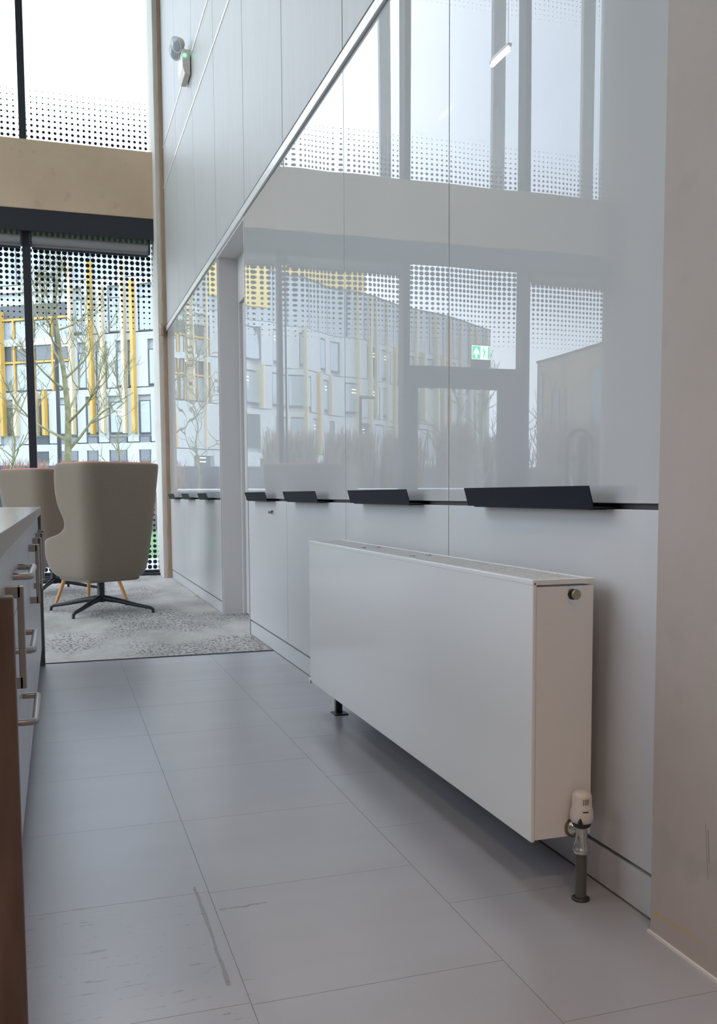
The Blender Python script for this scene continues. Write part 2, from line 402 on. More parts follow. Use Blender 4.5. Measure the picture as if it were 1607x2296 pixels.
def fill_downlight(x, y, label):  # fill lamp behind the camera, added to warm the near end
    d = thing('fill_downlight', label, 'fill_downlight', (x, y, 3.0), 0, 'added fill lamps in the unseen low soffit')
    MB().lathe((0, 0, 0), [(.085, -.008), (.095, -.004), (.095, 0)], 24).build('ring', 'aluminium', d)
    MB().lathe((0, 0, 0), [(.075, -.010), (.075, -.0085)], 24).build('lens', 'fill_lens', d)
    l = bpy.data.lights.new('fill_light_glow', 'SPOT'); l.energy = 70; l.color = (1, .70, .50); l.spot_size = 2.3; l.spot_blend = .8; l.shadow_soft_size = .07
    lo = bpy.data.objects.new('fill_light_glow', l); COL.objects.link(lo); lo.parent = d; lo.location = (0, 0, -.03)
for x, y in ((.45, -.25), (.45, -1.6), (-1.0, -.25), (-1.0, -1.6)): fill_downlight(x, y, 'round fill lamp added in the unseen low soffit')

# panelled wall above the cabinets
wp = sempty('wall_upper', 'grey board panelling above the white cabinets')
js = [1.66, 2.83, 3.97, 5.09, 6.18, 7.31, 8.45, 9.62, 10.72]
for (z0, z1, mm) in ((2.872, 4.352, 'panel_board'), (4.372, 4.792, 'panel_band'), (4.812, 6.2, 'panel_board'), (6.206, ZC, 'panel_board')):
    for ya, yb in zip(js, js[1:]):
        box('wall_panel', mm, XW, XW+.03, ya+.0045, yb-.0045, z0, z1, wp, .001)
box('backing', 'dark_gap', XW+.032, XW+.5, 1.66, 10.72, 2.8, ZC, wp)
for z in (4.362, 4.802): box('metal_channel', 'trim_white', XW-.004, XW+.025, 1.66, 10.74, z-.0095, z+.0095, wp)  # white paint stands in for the aluminium's bright reflection
box('return_edge', 'timber_edge', XW-.046, XW+.5, 10.725, 10.775, 0, ZC, wp, .002)
box('jamb_return', 'plaster_pale', 1.14, XW+.5, 10.78, FY+.3, 0, ZC, wp)
# cover box where the ledge meets the timber edge
jb = thing('junction_box', 'small beige cover box on the timber edge at the end of the white ledge', 'junction box', (XW-.05, 10.70, 2.80))
MB().box(-.03, .004, -.05, .024, -.06, .07).build('cover', 'timber_edge', jb, .006)
MB().lathe((-.031, -.012, .005), [(.012, -.004), (.012, .001)], 12, 'x').build('screw', 'steel_brushed', jb)
lg = struct(MB().prism([(XW+.02, 2.792), (XW-.014, 2.792), (XW-.014, 2.838), (XW+.002, 2.866), (XW+.02, 2.866)], 'y', 1.66, 10.72).build('trim_1', 'trim_white', None, .002), 'white ledge running over the tops of the cabinets')

# ------------------------------------------------------------------ storage cabinets
def cabinet(y0, y1, label, lock=False, hy=None, first=False, tilt=0, last=False):
    """one tall unit: upper gloss door, lower satin door, black pull, plinth"""
    W = y1-y0
    c = thing('storage_cabinet', label, 'cabinet', (XW, (y0+y1)/2, 0), 0, 'tall white storage cabinets along the wall')
    a, b = -W/2, W/2
    g = .0022
    MB().box(.024, .48, a+.001, b-.001, .09, 2.785).build('carcass', 'cabinet_inner', c)
    ud = MB().box(0, .02, a+g, b-g, .926, 2.786).build('upper_door', 'gloss_white', c, .0012)
    ld = MB().box(0, .02, a+g, b-g, .105, .912).build('lower_door', 'satin_white', c, .0012)
    if tilt: ud.rotation_euler.z = tilt; ud.location.x = -abs(tilt)*W/2*.2
    box_ = MB().box(.003, .03, a, b, .002, .094).build('plinth', 'satin_white', c, .001)
    h0, h1 = hy[0]-(y0+y1)/2, hy[1]-(y0+y1)/2
    # folded pull: a shelf out of the gap and a lip leaning out and up
    MB().prism([(.015, .917), (-.052, .917), (-.066, .967), (-.0685, .9665), (-.0545, .9135), (.015, .9135)], 'y', h0, h1).build('handle', 'handle_black', c, .0008)
    MB().prism([(.012, .9132), (-.050, .9132), (-.046, .9105), (.012, .9105)], 'y', h0+.03, h1-.03).build('handle_bracket', 'handle_black', c)
    if lock:
        k = MB().lathe((-.004, -.2, .845), [(.011, -.006), (.012, 0), (.012, .006)], 18, 'x').build('lock', 'chrome', c)
        MB().box(-.03, -.01, -.2025, -.1975, .838, .852).build('key', 'steel_brushed', k, .001)
    return c
D = [1.650, 2.815, 3.96, 5.09, 6.205]
labs = ['white cabinet between the concrete wall and the next, behind the radiator valve', 'white cabinet behind the middle of the radiator',
        'white cabinet behind the far end of the radiator', 'white cabinet with a small lock, beside the recessed doorway']
hs = [(1.86, 2.545), (3.03, 3.72), (4.24, 4.90), (5.36, 5.97)]
for k in range(4):
    cabinet(D[k], D[k+1]-(.02 if k == 3 else 0), labs[k], lock=(k == 3), hy=hs[k], tilt=(.0045 if k == 3 else 0))
box('end_panel', 'satin_white', XW-.004, XW+.48, 6.187, 6.205, .004, 2.79, struct(bpy.data.objects.new('trim_2', None), 'white cabinet end panel at the doorway') if 0 else None).name = 'trim_2'
struct(bpy.data.objects['trim_2'], 'white end panel of the cabinets at the doorway')
E2 = [7.30, 8.43, 9.56, 10.72]
labs2 = ['white cabinet just past the recessed doorway, wing chair before it', 'white cabinet in the middle of the three past the doorway', 'white cabinet next to the window at the end of the wall']
hs2 = [(7.62, 8.12), (8.72, 9.22), (9.86, 10.4)]
for k in range(3): cabinet(E2[k], E2[k+1], labs2[k], hy=hs2[k])
struct(box('trim_3', 'satin_white', XW-.004, XW+.48, 7.28, 7.298, .004, 2.79), 'white end panel of the cabinets past the doorway')

# recessed doorway between the two runs
dr = sempty('door_1', 'recessed white doorway between the cabinets')
box('soffit', 'satin_frame', XW, XW+.48, 6.205, 7.28, 2.775, 2.79, dr)
box('jamb', 'satin_frame', XW+.005, XW+.155, 7.262, 7.28, .004, 2.775, dr)
box('jamb', 'satin_frame', XW+.005, XW+.155, 6.206, 6.222, .004, 2.775, dr)
box('frame_post', 'satin_frame', XW+.155, XW+.215, 7.235, 7.28, .004, 2.775, dr, .002)
box('frame_post', 'satin_frame', XW+.155, XW+.215, 6.206, 6.25, .004, 2.775, dr, .002)
box('frame_head', 'satin_frame', XW+.155, XW+.215, 6.25, 7.235, 2.44, 2.775, dr, .002)
lf = box('door_leaf', 'satin_frame', XW+.18, XW+.225, 6.255, 7.23, .012, 2.435, dr, .002)
MB().tube([(XW+.18, 6.36, 1.0), (XW+.135, 6.36, 1.0), (XW+.13, 6.37, 1.0), (XW+.13, 6.48, 1.0)], .009, 10).build('lever_handle', 'steel_brushed', lf)

# ------------------------------------------------------------------ window wall
GY = 11.30
X0W, X1W = -6.88, 1.14
wb = struct(MB().box(X0W, 1.18, FY-.05, GY+.35, 4.115, 4.86).build('beam_1', 'concrete_beam', None, .008), 'board-marked concrete beam between the two rows of windows')
bays = [(1.14, -.25), (-.25, -1.86), (-1.86, -3.50), (-3.50, -5.2), (-5.2, -6.85)]
DOORBAY = 2
cc = struct(MB().box(-5.56, -4.84, FY-.30, FY+.25, 0, ZC).build('column_1', 'concrete', None, .01), 'square concrete column at the window wall')
for n, (xa, xb) in enumerate(bays):
    for lev, (z0, z1, gm) in enumerate(((0.03, 3.95, 'frit_lower'), (4.86, 8.4, 'frit_upper'))):
        wd = sempty('window_%d' % (2*n+lev+1), 'dot printed window %s the concrete beam' % ('above' if lev else 'below'))
        q = MB().add([(xb, GY, z0), (xa, GY, z0), (xa, GY, z1), (xb, GY, z1)], [(0, 1, 2, 3)]).build('pane', gm, wd, fix=False)
        if n == DOORBAY and lev == 0:
            for ch in list(wd.children): bpy.data.objects.remove(ch)
            MB().add([(xb, GY, 2.6), (xa, GY, 2.6), (xa, GY, z1), (xb, GY, z1)], [(0, 1, 2, 3)]).build('pane', gm, wd, fix=False)
        # frame: sill, head and the mullion on the left end of the bay
        box('sill_rail', 'frame_dark', xb, xa, GY-.05, GY+.05, z0-.03, z0+.03, wd)
        box('head_rail', 'frame_dark', xb, xa, GY-.05, GY+.05, z1-.02, z1+.06, wd)
        if n != 3:
            mw = .038 if lev else .042
            box('mullion', 'frame_dark', xb-mw, xb+mw, GY-.13, GY+.05, z0, z1, wd, .003)
        if lev == 0:
            box('header_box', 'frame_dark', xb, xa, GY-.22, GY-.02, 3.88, 4.13, wd)
            if n != DOORBAY:
                rb = thing('roller_blind', 'grey roller blind rolled up under the dark header, %s' % ['next to the panelled wall', 'between first mullion and glazed door', '', 'between glazed door and concrete column', 'past the concrete column'][n], 'blind', ((xa+xb)/2, GY-.12, 3.76), 0, 'roller blinds over the lower windows')
                L = (xa-xb)/2-.06
                MB().tube([(-L, 0, .045), (L, 0, .045)], .05, 14).build('roll', 'blind_grey', rb)
                MB().box(-L, L, .005, .012, -.03, .05).build('cloth', 'blind_grey', rb)
                MB().box(-L, L, .0, .017, -.055, -.03).build('bottom_bar', 'frame_dark', rb, .003)
                for s in (-1, 1): MB().box(s*(L+.012)-.012, s*(L+.012)+.012, -.05, .06, -.02, .11).build('end_bracket', 'frame_dark', rb, .003)
        else:
            # outer sun fin fixed to the mullion line
            if n: box('sun_fin', 'fin_outer', xb+.02, xb+.19, GY+.42, GY+.50, 4.7, 8.4, wd)
            if n == 3: box('sun_fin', 'fin_outer', -4.86, -4.66, GY+.42, GY+.50, 4.7, 8.4, wd)
struct(box('window_sill', 'frame_dark', X0W, 1.14, GY-.15, GY+.1, -.005, .03), 'dark sill rail along the floor').name = 'trim_4'
# glazed door in its bay
gd = sempty('door_2', 'dark framed glazed door under a transom')
box('transom', 'frame_dark', -3.46, -1.90, GY-.08, GY+.06, 2.33, 2.60, gd, .004)
box('door_post', 'frame_dark', -3.46, -3.22, GY-.06, GY+.04, 0.03, 2.33, gd, .004)
box('door_post', 'frame_dark', -2.04, -1.90, GY-.06, GY+.04, 0.03, 2.33, gd, .004)
box('bottom_rail', 'frame_dark', -3.22, -2.04, GY-.04, GY+.03, .03, .16, gd, .004)
MB().add([(-3.22, GY, .16), (-2.04, GY, .16), (-2.04, GY, 2.33), (-3.22, GY, 2.33)], [(0, 1, 2, 3)]).build('pane', 'clear_glass', gd, fix=False)
MB().tube([(-3.15, GY-.06, .9), (-3.15, GY-.10, .93), (-3.15, GY-.10, 1.27), (-3.15, GY-.06, 1.3)], .014, 10).build('pull_handle', 'steel_brushed', gd)

# exit sign standing on the transom (seen mirrored: arrow to the left of the figure)
sx0, sx1, sz0, sz1 = -3.035, -2.72, 2.695, 2.885
es = thing('exit_sign', 'lit green emergency exit sign with arrow and running figure above the glazed door', 'exit sign', ((sx0+sx1)/2, GY-.12, 2.60))
hw, hh, zc0 = (sx1-sx0)/2, (sz1-sz0)/2, (sz0+sz1)/2-2.60
MB().box(-hw, hw, -.03, .03, 0, .1).build('housing', 'blind_grey', es, .004)
MB().box(-hw-.004, hw+.004, -.012, .012, .096, zc0+hh+.005).build('frame', 'blind_grey', es, .003)
fp = MB().box(-hw+.004, hw-.004, -.0145, -.012, zc0-hh+.004, zc0+hh-.004).build('face', 'sign_white', es)
MB().box(.005, hw-.014, -.0165, -.0145, zc0-hh+.014, zc0+hh-.014).build('green_field', 'sign_green', fp)
MB().box(-hw+.012, -hw+.038, -.0165, -.0145, zc0-hh+.014, zc0+hh-.014).build('green_edge', 'sign_green', fp)
ax = (.005+hw-.014)/2
MB().prism([(ax-.018, zc0-.07), (ax+.018, zc0-.07), (ax+.018, zc0-.005), (ax+.05, zc0-.035), (ax+.05, zc0+.005), (ax, zc0+.068), (ax-.05, zc0+.005), (ax-.05, zc0-.035), (ax-.018, zc0-.005)], 'y', -.0185, -.0165).build('arrow', 'sign_white', fp)
fx = -.055
fig = MB()
fig.lathe((fx+.008, -.0165, zc0+.052), [(.0105, -.002), (.0105, 0)], 14, 'y')
def limb(a, b, w):
    a = Vector(a); b = Vector(b); d = (b-a).normalized(); n = Vector((-d.y, d.x))*w
    fig.prism([tuple(a+n), tuple(a-n), tuple(b-n), tuple(b+n)], 'y', -.0185, -.0165)
limb((fx+.004, zc0+.036), (fx-.010, zc0-.012), .010)
limb((fx+.006, zc0+.034), (fx+.034, zc0+.016), .0045); limb((fx+.002, zc0+.034), (fx-.024, zc0+.024), .0045); limb((fx-.024, zc0+.024), (fx-.03, zc0+.004), .0045)
limb((fx-.006, zc0-.008), (fx+.012, zc0-.034), .006); limb((fx+.012, zc0-.034), (fx+.010, zc0-.066), .0055)
limb((fx-.010, zc0-.008), (fx-.018, zc0-.04), .006); limb((fx-.018, zc0-.04), (fx-.042, zc0-.04), .005)
fig.build('running_figure', 'sign_green', fp)
MB().lathe((-hw, -.032, .02), [(.007, -.003), (.007, 0)], 12, 'y').build('indicator_light', 'led_green', es)

# hung linear lamp whose glint shows in the cabinets; two more added unseen for warm light
for k, (ly, lab) in enumerate(((10.46, 'slim white tube lamp hung nearest the glazed door'), (6.0, 'unseen tube lamp added over the carpet edge for warm light'), (1.6, 'unseen tube lamp added over the kitchen end for warm light'))):
    ll = thing('linear_lamp', lab, 'lamp', (-2.77, ly, 6.2), 0, 'tube lamps hung from the high ceiling')
    MB().tube([(0, -.22, 0), (0, .22, 0)], .014, 12).build('tube', 'lamp_glow', ll)
    MB().box(-.025, .025, -.24, .24, .016, .05).build('housing', 'aluminium', ll, .004)
    for q in (-1, 1): MB().tube([(0, q*.2, .05), (0, q*.2, ZC-6.2)], .003, 6).build('wire', 'steel_brushed', ll)
    lo = area_light('lamp_light', (0, 0, -.03), .04, .44, 18, (1, .80, .60)); lo.parent = ll

# ------------------------------------------------------------------ radiator
RX0, RX1, RY0, RY1, RZ0, RZ1 = 1.026, 1.185, 1.872, 3.856, .136, .752
rad = thing('radiator', 'long white panel radiator with grille top standing before the cabinets', 'radiator', ((RX0+RX1)/2, (RY0+RY1)/2, 0))
ox, oy = (RX0+RX1)/2, (RY0+RY1)/2
def rbx(name, m_, x0, x1, y0, y1, z0, z1, bev=.002, par=None): return box(name, m_, x0-ox, x1-ox, y0-oy, y1-oy, z0, z1, par or rad, bev)
rbx('front_panel', 'radiator_white', RX0, RX0+.010, RY0, RY1, RZ0, RZ1-.004, .003)
rbx('side_panel', 'radiator_white', RX0+.0105, RX1, RY0+.002, RY0+.006, RZ0+.004, RZ1-.0165, .001)
rbx('side_panel', 'radiator_white', RX0+.0105, RX1, RY1-.006, RY1-.002, RZ0+.004, RZ1-.0165, .001)
rbx('core', 'radiator_inner', RX0+.013, RX1-.01, RY0+.02, RY1-.02, RZ0+.03, RZ1-.05, .004)
rbx('back_panel', 'radiator_white', RX1-.004, RX1, RY0+.006, RY1-.006, RZ0+.004, RZ1-.0165, .001)
# top frame and slotted grille
tf = MB()
for a in ((RX0-.001, RX0+.016, RY0, RY1), (RX1-.014, RX1+.002, RY0, RY1), (RX0+.016, RX1-.014, RY0, RY0+.012), (RX0+.016, RX1-.014, RY1-.012, RY1)):
    tf.box(a[0]-ox, a[1]-ox, a[2]-oy, a[3]-oy, RZ1-.012, RZ1)
tf.build('top_frame', 'radiator_white', rad, .0015)
gr = MB(); gx0, gx1 = RX0+.016, RX1-.014
ns = 6
for k in range(ns+1):
    xx = gx0 + (gx1-gx0)*k/ns; gr.box(xx-.0042-ox, xx+.0042-ox, RY0+.012-oy, RY1-.012-oy, RZ1-.008, RZ1-.001)
nb = 96
for k in range(nb):
    yy = RY0+.012 + (RY1-RY0-.024)*(k+.5)/nb
    gr.box(gx0-ox, gx1-ox, yy-.0042-oy, yy+.0042-oy, RZ1-.007, RZ1-.0005)
g_ = gr.build('grille', 'radiator_white', rad); g_['kind'] = 'stuff'
for k, (u, vv) in enumerate(((.30, .28), (.30, .72), (.55, .28), (.55, .72))):
    rbx('grille_clip', 'steel_brushed', gx0+(gx1-gx0)*vv-.006, gx0+(gx1-gx0)*vv+.006, RY1-(RY1-RY0)*u-.012, RY1-(RY1-RY0)*u+.012, RZ1-.002, RZ1+.002, .001)
# bleed plug in a notch of the near side panel
ny, nx = RY0+.002, 1.133
MB().prism([(nx-ox-.016, RZ1-.0165)] + [(nx-ox+.016*math.cos(PI+PI*k/10), RZ1-.045+.016*math.sin(PI+PI*k/10)) for k in range(11)] + [(nx-ox+.016, RZ1-.0165)], 'y', ny-oy-.0015, ny-oy+.0005).build('bleed_notch', 'aluminium', rad)
MB().lathe((nx-ox, ny-oy-.002, RZ1-.036), [(.0105, -.012), (.012, -.010), (.012, .002)], 18, 'y').build('bleed_plug', 'brass_dull', rad)
MB().lathe((nx-ox-.004, ny-oy-.004, RZ1-.036), [(.0125, -.002), (.0125, .004)], 18, 'y').build('plug_washer', 'black_metal', rad)
# valve, head and pipe
px, py_ = 1.139, 1.838
vz = RZ0+.024
pp = MB().tube([(px-ox, py_-oy, 0), (px-ox, py_-oy, vz-.038)], .0135, 18).build('pipe', 'grey_pipe', rad)
MB().lathe((px-ox, py_-oy, 0), [(.021, .0), (.021, .004), (.015, .007)], 20).build('floor_collar', 'black_metal', pp)
vb = MB()
vb.lathe((px-ox, py_-oy, 0), [(.014, vz-.05), (.019, vz-.047), (.019, vz-.036), (.016, vz-.034), (.017, vz-.026), (.014, vz-.022), (.013, vz+.012), (.015, vz+.020)], 20)
vb.lathe((px-ox, 0, vz+.001), [(.0095, py_-oy), (.0095, RY0-oy-.014), (.017, RY0-oy-.013), (.019, RY0-oy-.002)], 20, 'y')
vb.build('valve_body', 'chrome', rad)
MB().lathe((px-ox-.001, 0, vz+.001), [(.0235, RY0-oy-.002), (.0235, RY0-oy+.006)], 24, 'y').build('valve_grommet', 'brass_dull', rad)
MB().lathe((px-ox, py_-oy, 0), [(.014, vz+.013), (.021, vz+.018), (.022, vz+.030)], 20).build('head_collar', 'plastic_dark', rad)
hd = MB().lathe((px-ox, py_-oy, 0), [(.021, vz+.026), (.0255, vz+.029), (.027, vz+.038), (.0265, vz+.052), (.0235, vz+.062), (.0225, vz+.088), (.0205, vz+.095), (.012, vz+.098)], 28).build('thermostat_head', 'plastic_white', rad)
def head_pos(a, z, r): return (px-ox+r*math.cos(a), py_-oy+r*math.sin(a), z)
for k in range(4):
    a = math.radians(-112 + k*10)
    MB().tube([head_pos(a, vz+.072, .0228), head_pos(a, vz+.086, .0226)], .0009, 6).build('vent_slot', 'plastic_dark', hd)
MB().tube([head_pos(math.radians(-116+j*10), vz+.0565, .0252) for j in range(4)], .0016, 6).build('marker', 'plastic_dark', hd)
MB().prism([(px-ox-.017-.006, vz+.028), (px-ox-.017+.006, vz+.028), (px-ox-.017, vz+.043)], 'y', py_-oy-.0245, py_-oy-.018).build('pointer', 'plastic_dark', hd)
# far foot
fpx, fpy = 1.137, 3.80
MB().box(fpx-.014-ox, fpx+.014-ox, fpy-.012-oy, fpy+.012-oy, .004, RZ0+.03).build('leg', 'black_metal', rad)
MB().box(fpx-.03-ox, fpx+.03-ox, fpy-.05-oy, fpy+.02-oy, .0, .005).build('foot_plate', 'black_metal', rad, .001)
MB().box(RX0-.004-ox, RX0+.014-ox, RY1-.012-oy, RY1+.004-oy, RZ0-.005, RZ0+.012).build('corner_cap', 'aluminium', rad, .001)

# ------------------------------------------------------------------ emergency light on the panel band
el = thing('emergency_light', 'twin headed emergency light with green indicator on the panelled wall', 'emergency light', (XW-.006, 8.60, 4.64))
el.scale = (.82, .82, .82)
MB().prism([(-.002, .25), (-.085, .25), (-.085, .075), (-.06, .0), (-.002, .0)], 'y', -.17, .17).build('body', 'plastic_white', el, .004)
MB().box(-.075, -.045, -.176, -.168, .17, .20).build('indicator_light', 'led_green', el)
for s in (-.06, .12):
    n1 = MB().tube([(-.045, s, .245), (-.05, s, .29), (-.075, s, .315)], .014, 10).build('neck', 'plastic_white', el)
    M = Matrix.Translation((-.105, s, .345)) @ Vector((-.78, -.35, -.50)).normalized().to_track_quat('Z', 'Y').to_matrix().to_4x4()
    sh = MB(); sh.lathe((0, 0, 0), [(.03, -.05), (.05, -.04), (.082, .025), (.085, .04), (.075, .042)], 22); sh.v = [tuple(M @ Vector(q)) for q in sh.v]
    so = sh.build('lamp_head', 'plastic_white', el)
    le = MB(); le.lathe((0, 0, 0), [(.074, .038), (.06, .050), (.02, .056)], 22); le.v = [tuple(M @ Vector(q)) for q in le.v]
    le.build('lens', 'glass_lens', so)

# ------------------------------------------------------------------ wing chairs
def wing_chair(label, loc, rz, base_rz):
    ch = thing('wing_chair', label, 'chair', loc, rz, 'high backed wing chairs on swivel bases')
    #      z    halfw  back    front
    lv = [(.275, .20, -.20, .10), (.285, .27, -.265, .20), (.32, .30, -.30, .275), (.40, .315, -.325, .33), (.50, .325, -.34, .35), (.575, .33, -.35, .345), (.61, .333, -.355, .30),
          (.635, .335, -.36, .13), (.67, .338, -.363, .03), (.72, .342, -.368, -.015), (.78, .348, -.374, .0), (.84, .353, -.38, .05), (.92, .36, -.388, .085), (1.02, .368, -.398, .09), (1.12, .376, -.408, .08), (1.18, .38, -.412, .06), (1.205, .38, -.414, .04)]
    def loft(off, zadd, lo, hi):
        rows = []
        for (z, hw, yb, yf) in lv[lo:hi]:
            hw = hw*.95-off; yb += off; R = min(.13-off*.5, hw*.6); pts = []
            for k in range(7): pts.append((-hw, yf + (yb+R-yf)*k/6))
            for k in range(1, 6): a = PI + PI/2*k/5; pts.append((-hw+R+R*math.cos(a), yb+R+R*math.sin(a)))
            for k in range(1, 7): pts.append((-hw+R + 2*(hw-R)*k/6, yb))
            for k in range(1, 6): a = 1.5*PI + PI/2*k/5; pts.append((hw-R+R*math.cos(a), yb+R+R*math.sin(a)))
            for k in range(1, 7): pts.append((hw, yb+R + (yf-yb-R)*k/6))
            # back bows slightly upward at the middle of the top edge
            rows.append([(x, y, z+zadd) for x, y in pts])
        n = len(rows[0]); mb = MB()
        mb.add([q for r in rows for q in r], [(i*n+k, i*n+k+1, (i+1)*n+k+1, (i+1)*n+k) for i in range(len(rows)-1) for k in range(n-1)], True)
        return mb
    sh = loft(0, 0, 0, len(lv)).build('outer_shell', 'fabric_taupe', ch, fix=False)
    md = sh.modifiers.new('thick', 'SOLIDIFY'); md.thickness = .034; md.offset = 1 if False else -1
    ss = sh.modifiers.new('smooth', 'SUBSURF'); ss.levels = 1; ss.render_levels = 1
    li = loft(.036, .008, 3, len(lv)).build('lining', 'fabric_coral', ch, fix=False)
    md = li.modifiers.new('thick', 'SOLIDIFY'); md.thickness = .03; md.offset = -1
    li.modifiers.new('smooth', 'SUBSURF').levels = 1
    se = MB().box(-.265, .265, -.27, .33, .33, .45).build('seat_cushion', 'fabric_coral', ch, .05, 4)
    sb = MB().box(-.24, .24, -.22, .24, .262, .34).build('seat_base', 'fabric_taupe', ch, .03, 3)
    base = MB().lathe((0, 0, 0), [(.030, .26), (.030, .14), (.038, .115), (.045, .095), (.035, .085)], 20).build('column', 'black_metal', ch)
    for k in range(4):
        a = base_rz - rz + k*PI/2; c, s = math.cos(a), math.sin(a)
        pts = [(.02*c, .02*s, .115), (.15*c, .15*s, .098), (.33*c, .33*s, .062), (.43*c, .43*s, .046), (.452*c, .452*s, .034), (.456*c, .456*s, .004)]
        MB().tube(pts, [.026, .021, .016, .014, .013, .012], 12).build('leg', 'black_metal', ch)
    return ch
wing_chair('taupe wing chair seen from behind, next to the white cabinets', (.315, 7.80, 0), math.radians(30), math.radians(-30))
wing_chair('taupe wing chair with coral lining, turned sideways by the window', (-.06, 9.62, 0), math.radians(-52), math.radians(-18))
# three legged stool behind the nearer chair
st = thing('coffee_stool', 'round low stool on three splayed wooden legs between the wing chairs', 'stool', (.27, 8.70, 0))
MB().lathe((0, 0, 0), [(.20, .34), (.235, .35), (.24, .37), (.235, .385), (.2, .39)], 32).build('top', 'fabric_taupe', st)
for (lx, ly) in ((-.31, -.17), (.30, -.14), (-.02, .26)):
    MB().tube([(lx*.6, ly*.6, .345), (lx, ly, .004)], [.021, .013], 12).build('leg', 'wood_leg', st)

# ------------------------------------------------------------------ kitchen counter on the left
KX, KF = -.090, -.108       # worktop edge, door faces
KY0, KY1 = 1.47, 5.44
kc = thing('kitchen_counter', 'long grey kitchen counter with drawers and bar handles', 'counter', (-.45, (KY0+KY1)/2, 0))
kox, koy = -.45, (KY0+KY1)/2
def kb(name, m_, x0, x1, y0, y1, z0, z1, par=None, bev=.002): return box(name, m_, x0-kox, x1-kox, y0-koy, y1-koy, z0, z1, par or kc, bev)
kb('worktop', 'counter_top', -.92, KX, KY0-.3, KY1+.01, .850, .890)
kb('carcass', 'counter_side', -.90, KF-.02, KY0+.02, KY1-.03, .11, .850)
kb('plinth', 'counter_side', -.88, KF-.06, KY0+.03, KY1-.04, .0, .11)
kb('end_panel', 'panel_brown', -.92, -.068, KY0, KY0+.03, 0.0, .80, None, .004)
kb('end_panel', 'counter_side', -.92, -.092, KY1-.028, KY1, 0.0, .850)
def barv(par, y, z0, z1):
    for q in (z0, z1-.026): MB().box(KF-kox-.002, KF-kox+.030, y-.009-koy, y+.009-koy, q, q+.026).build('handle_mount', 'steel_brushed', par, .002)
    MB().box(KF-kox+.022, KF-kox+.036, y-.009-koy, y+.009-koy, z0, z1).build('handle', 'steel_brushed', par, .002)
def barh(par, y0, y1, z):
    pts = [(KF-kox-.002, y0, z), (KF-kox+.032, y0, z), (KF-kox+.040, y0+.007, z), (KF-kox+.040, y1-.007, z), (KF-kox+.032, y1, z), (KF-kox-.002, y1, z)]
    MB().tube([(a, b-koy, c) for a, b, c in pts], .0085, 12).build('handle', 'steel_brushed', par)
C1, C2 = 2.21, 3.0
def front(name, y0, y1, z0, z1): return kb(name, 'counter_front', KF-.018, KF, y0+.003, y1-.003, z0+.003, z1-.003, None, .0012)
d = front('door', KY0+.032, C1, .10, .847); barv(d, 2.03, .55, .765)
for (z0, z1, hz) in ((.66, .847, .757), (.455, .66, .577), (.10, .455, .40)):
    dw = front('drawer', C1, C2, z0, z1); barh(dw, 2.36, 2.68, hz)
ys = [C2, 3.72, 4.3, 4.86, KY1-.03]
for k in range(4):
    d = front('door', ys[k], ys[k+1], .10, .847); barv(d, ys[k+1]-.08 if k != 3 else ys[k]+.30, .55, .77)
for y in (1.7, 3.3, 5.2): MB().lathe((KF-.10-kox, y-koy, 0), [(.02, 0), (.02, .01), (.014, .015), (.014, .11)], 12).build('foot', 'black_metal', kc)
# taps and bottle on the worktop
tp = thing('mixer_tap', 'dark swan neck mixer tap standing on the counter', 'tap', (-.30, 4.66, .890))
MB().lathe((0, 0, 0), [(.03, 0), (.03, .01), (.022, .015), (.022, .10)], 18).build('base', 'black_metal', tp)
MB().tube([(0, 0, .1), (0, 0, .33)] + [(-.09+.09*math.cos(PI*k/10), 0, .33+.09*math.sin(PI*k/10)) for k in range(1, 11)] + [(-.18, 0, .24)], .012, 12).build('spout', 'black_metal', tp)
MB().tube([(0, 0, .06), (0, .07, .085)], .007, 8).build('lever', 'black_metal', tp)
tp2 = thing('water_tap', 'straight boiling water tap with short side spout on the counter', 'tap', (-.30, 4.47, .890))
MB().lathe((0, 0, 0), [(.032, 0), (.032, .35), (.028, .37), (.016, .38)], 20).build('column', 'black_metal', tp2)
MB().tube([(0, 0, .26), (-.01, .12, .262), (-.01, .15, .24)], .012, 10).build('spout', 'black_metal', tp2)
bt = thing('soap_bottle', 'small white pump bottle beside the mixer tap', 'bottle', (-.36, 4.76, .890))
MB().lathe((0, 0, 0), [(.033, 0), (.035, .006), (.035, .13), (.02, .15), (.012, .155), (.012, .17)], 20).build('body', 'bottle_white', bt)
MB().tube([(0, 0, .165), (0, 0, .20), (-.04, 0, .20)], .006, 8).build('pump', 'plastic_dark', bt)

# ------------------------------------------------------------------ outside: terrace, lawn, balustrade
struct(MB().box(-90, 60, 14.3, 140, -1.2, -.25).box(-90, XL-.9, -40, 14.3, -1.2, -.25).build('ground', 'grass'), 'green lawn outside')
struct(box('terrace', 'paving', XL-.9, 14, 11.52, 14.3, -.4, -.06), 'pale paved terrace outside the windows')
struct(box('kerb', 'trim_white', XL-.9, 14, 13.75, 13.9, -.06, .02), 'white kerb along the terrace')
bl = thing('glass_balustrade', 'glass balustrade with slim steel rail along the terrace', 'balustrade', (-6, 13.82, 0))
for k in range(14):
    xa = -11.9 + k*1.5
    MB().box(xa, xa+1.46, -.006, .006, .05, 1.0).build('glass_panel', 'rail_glass', bl)
    MB().box(xa-.04, xa, -.02, .02, .0, 1.0).build('post', 'steel_brushed', bl)
MB().tube([(-12, 0, 1.02), (9.2, 0, 1.02)], .022, 10).build('top_rail', 'aluminium', bl)
b2 = thing('glass_balustrade', 'glass balustrade running out from the glazed door', 'balustrade', (-4.0, 11.9, 0), math.radians(107))
for k in range(2): MB().box(k*.95, k*.95+.91, -.006, .006, .0, 1.0).build('glass_panel', 'rail_glass', b2)
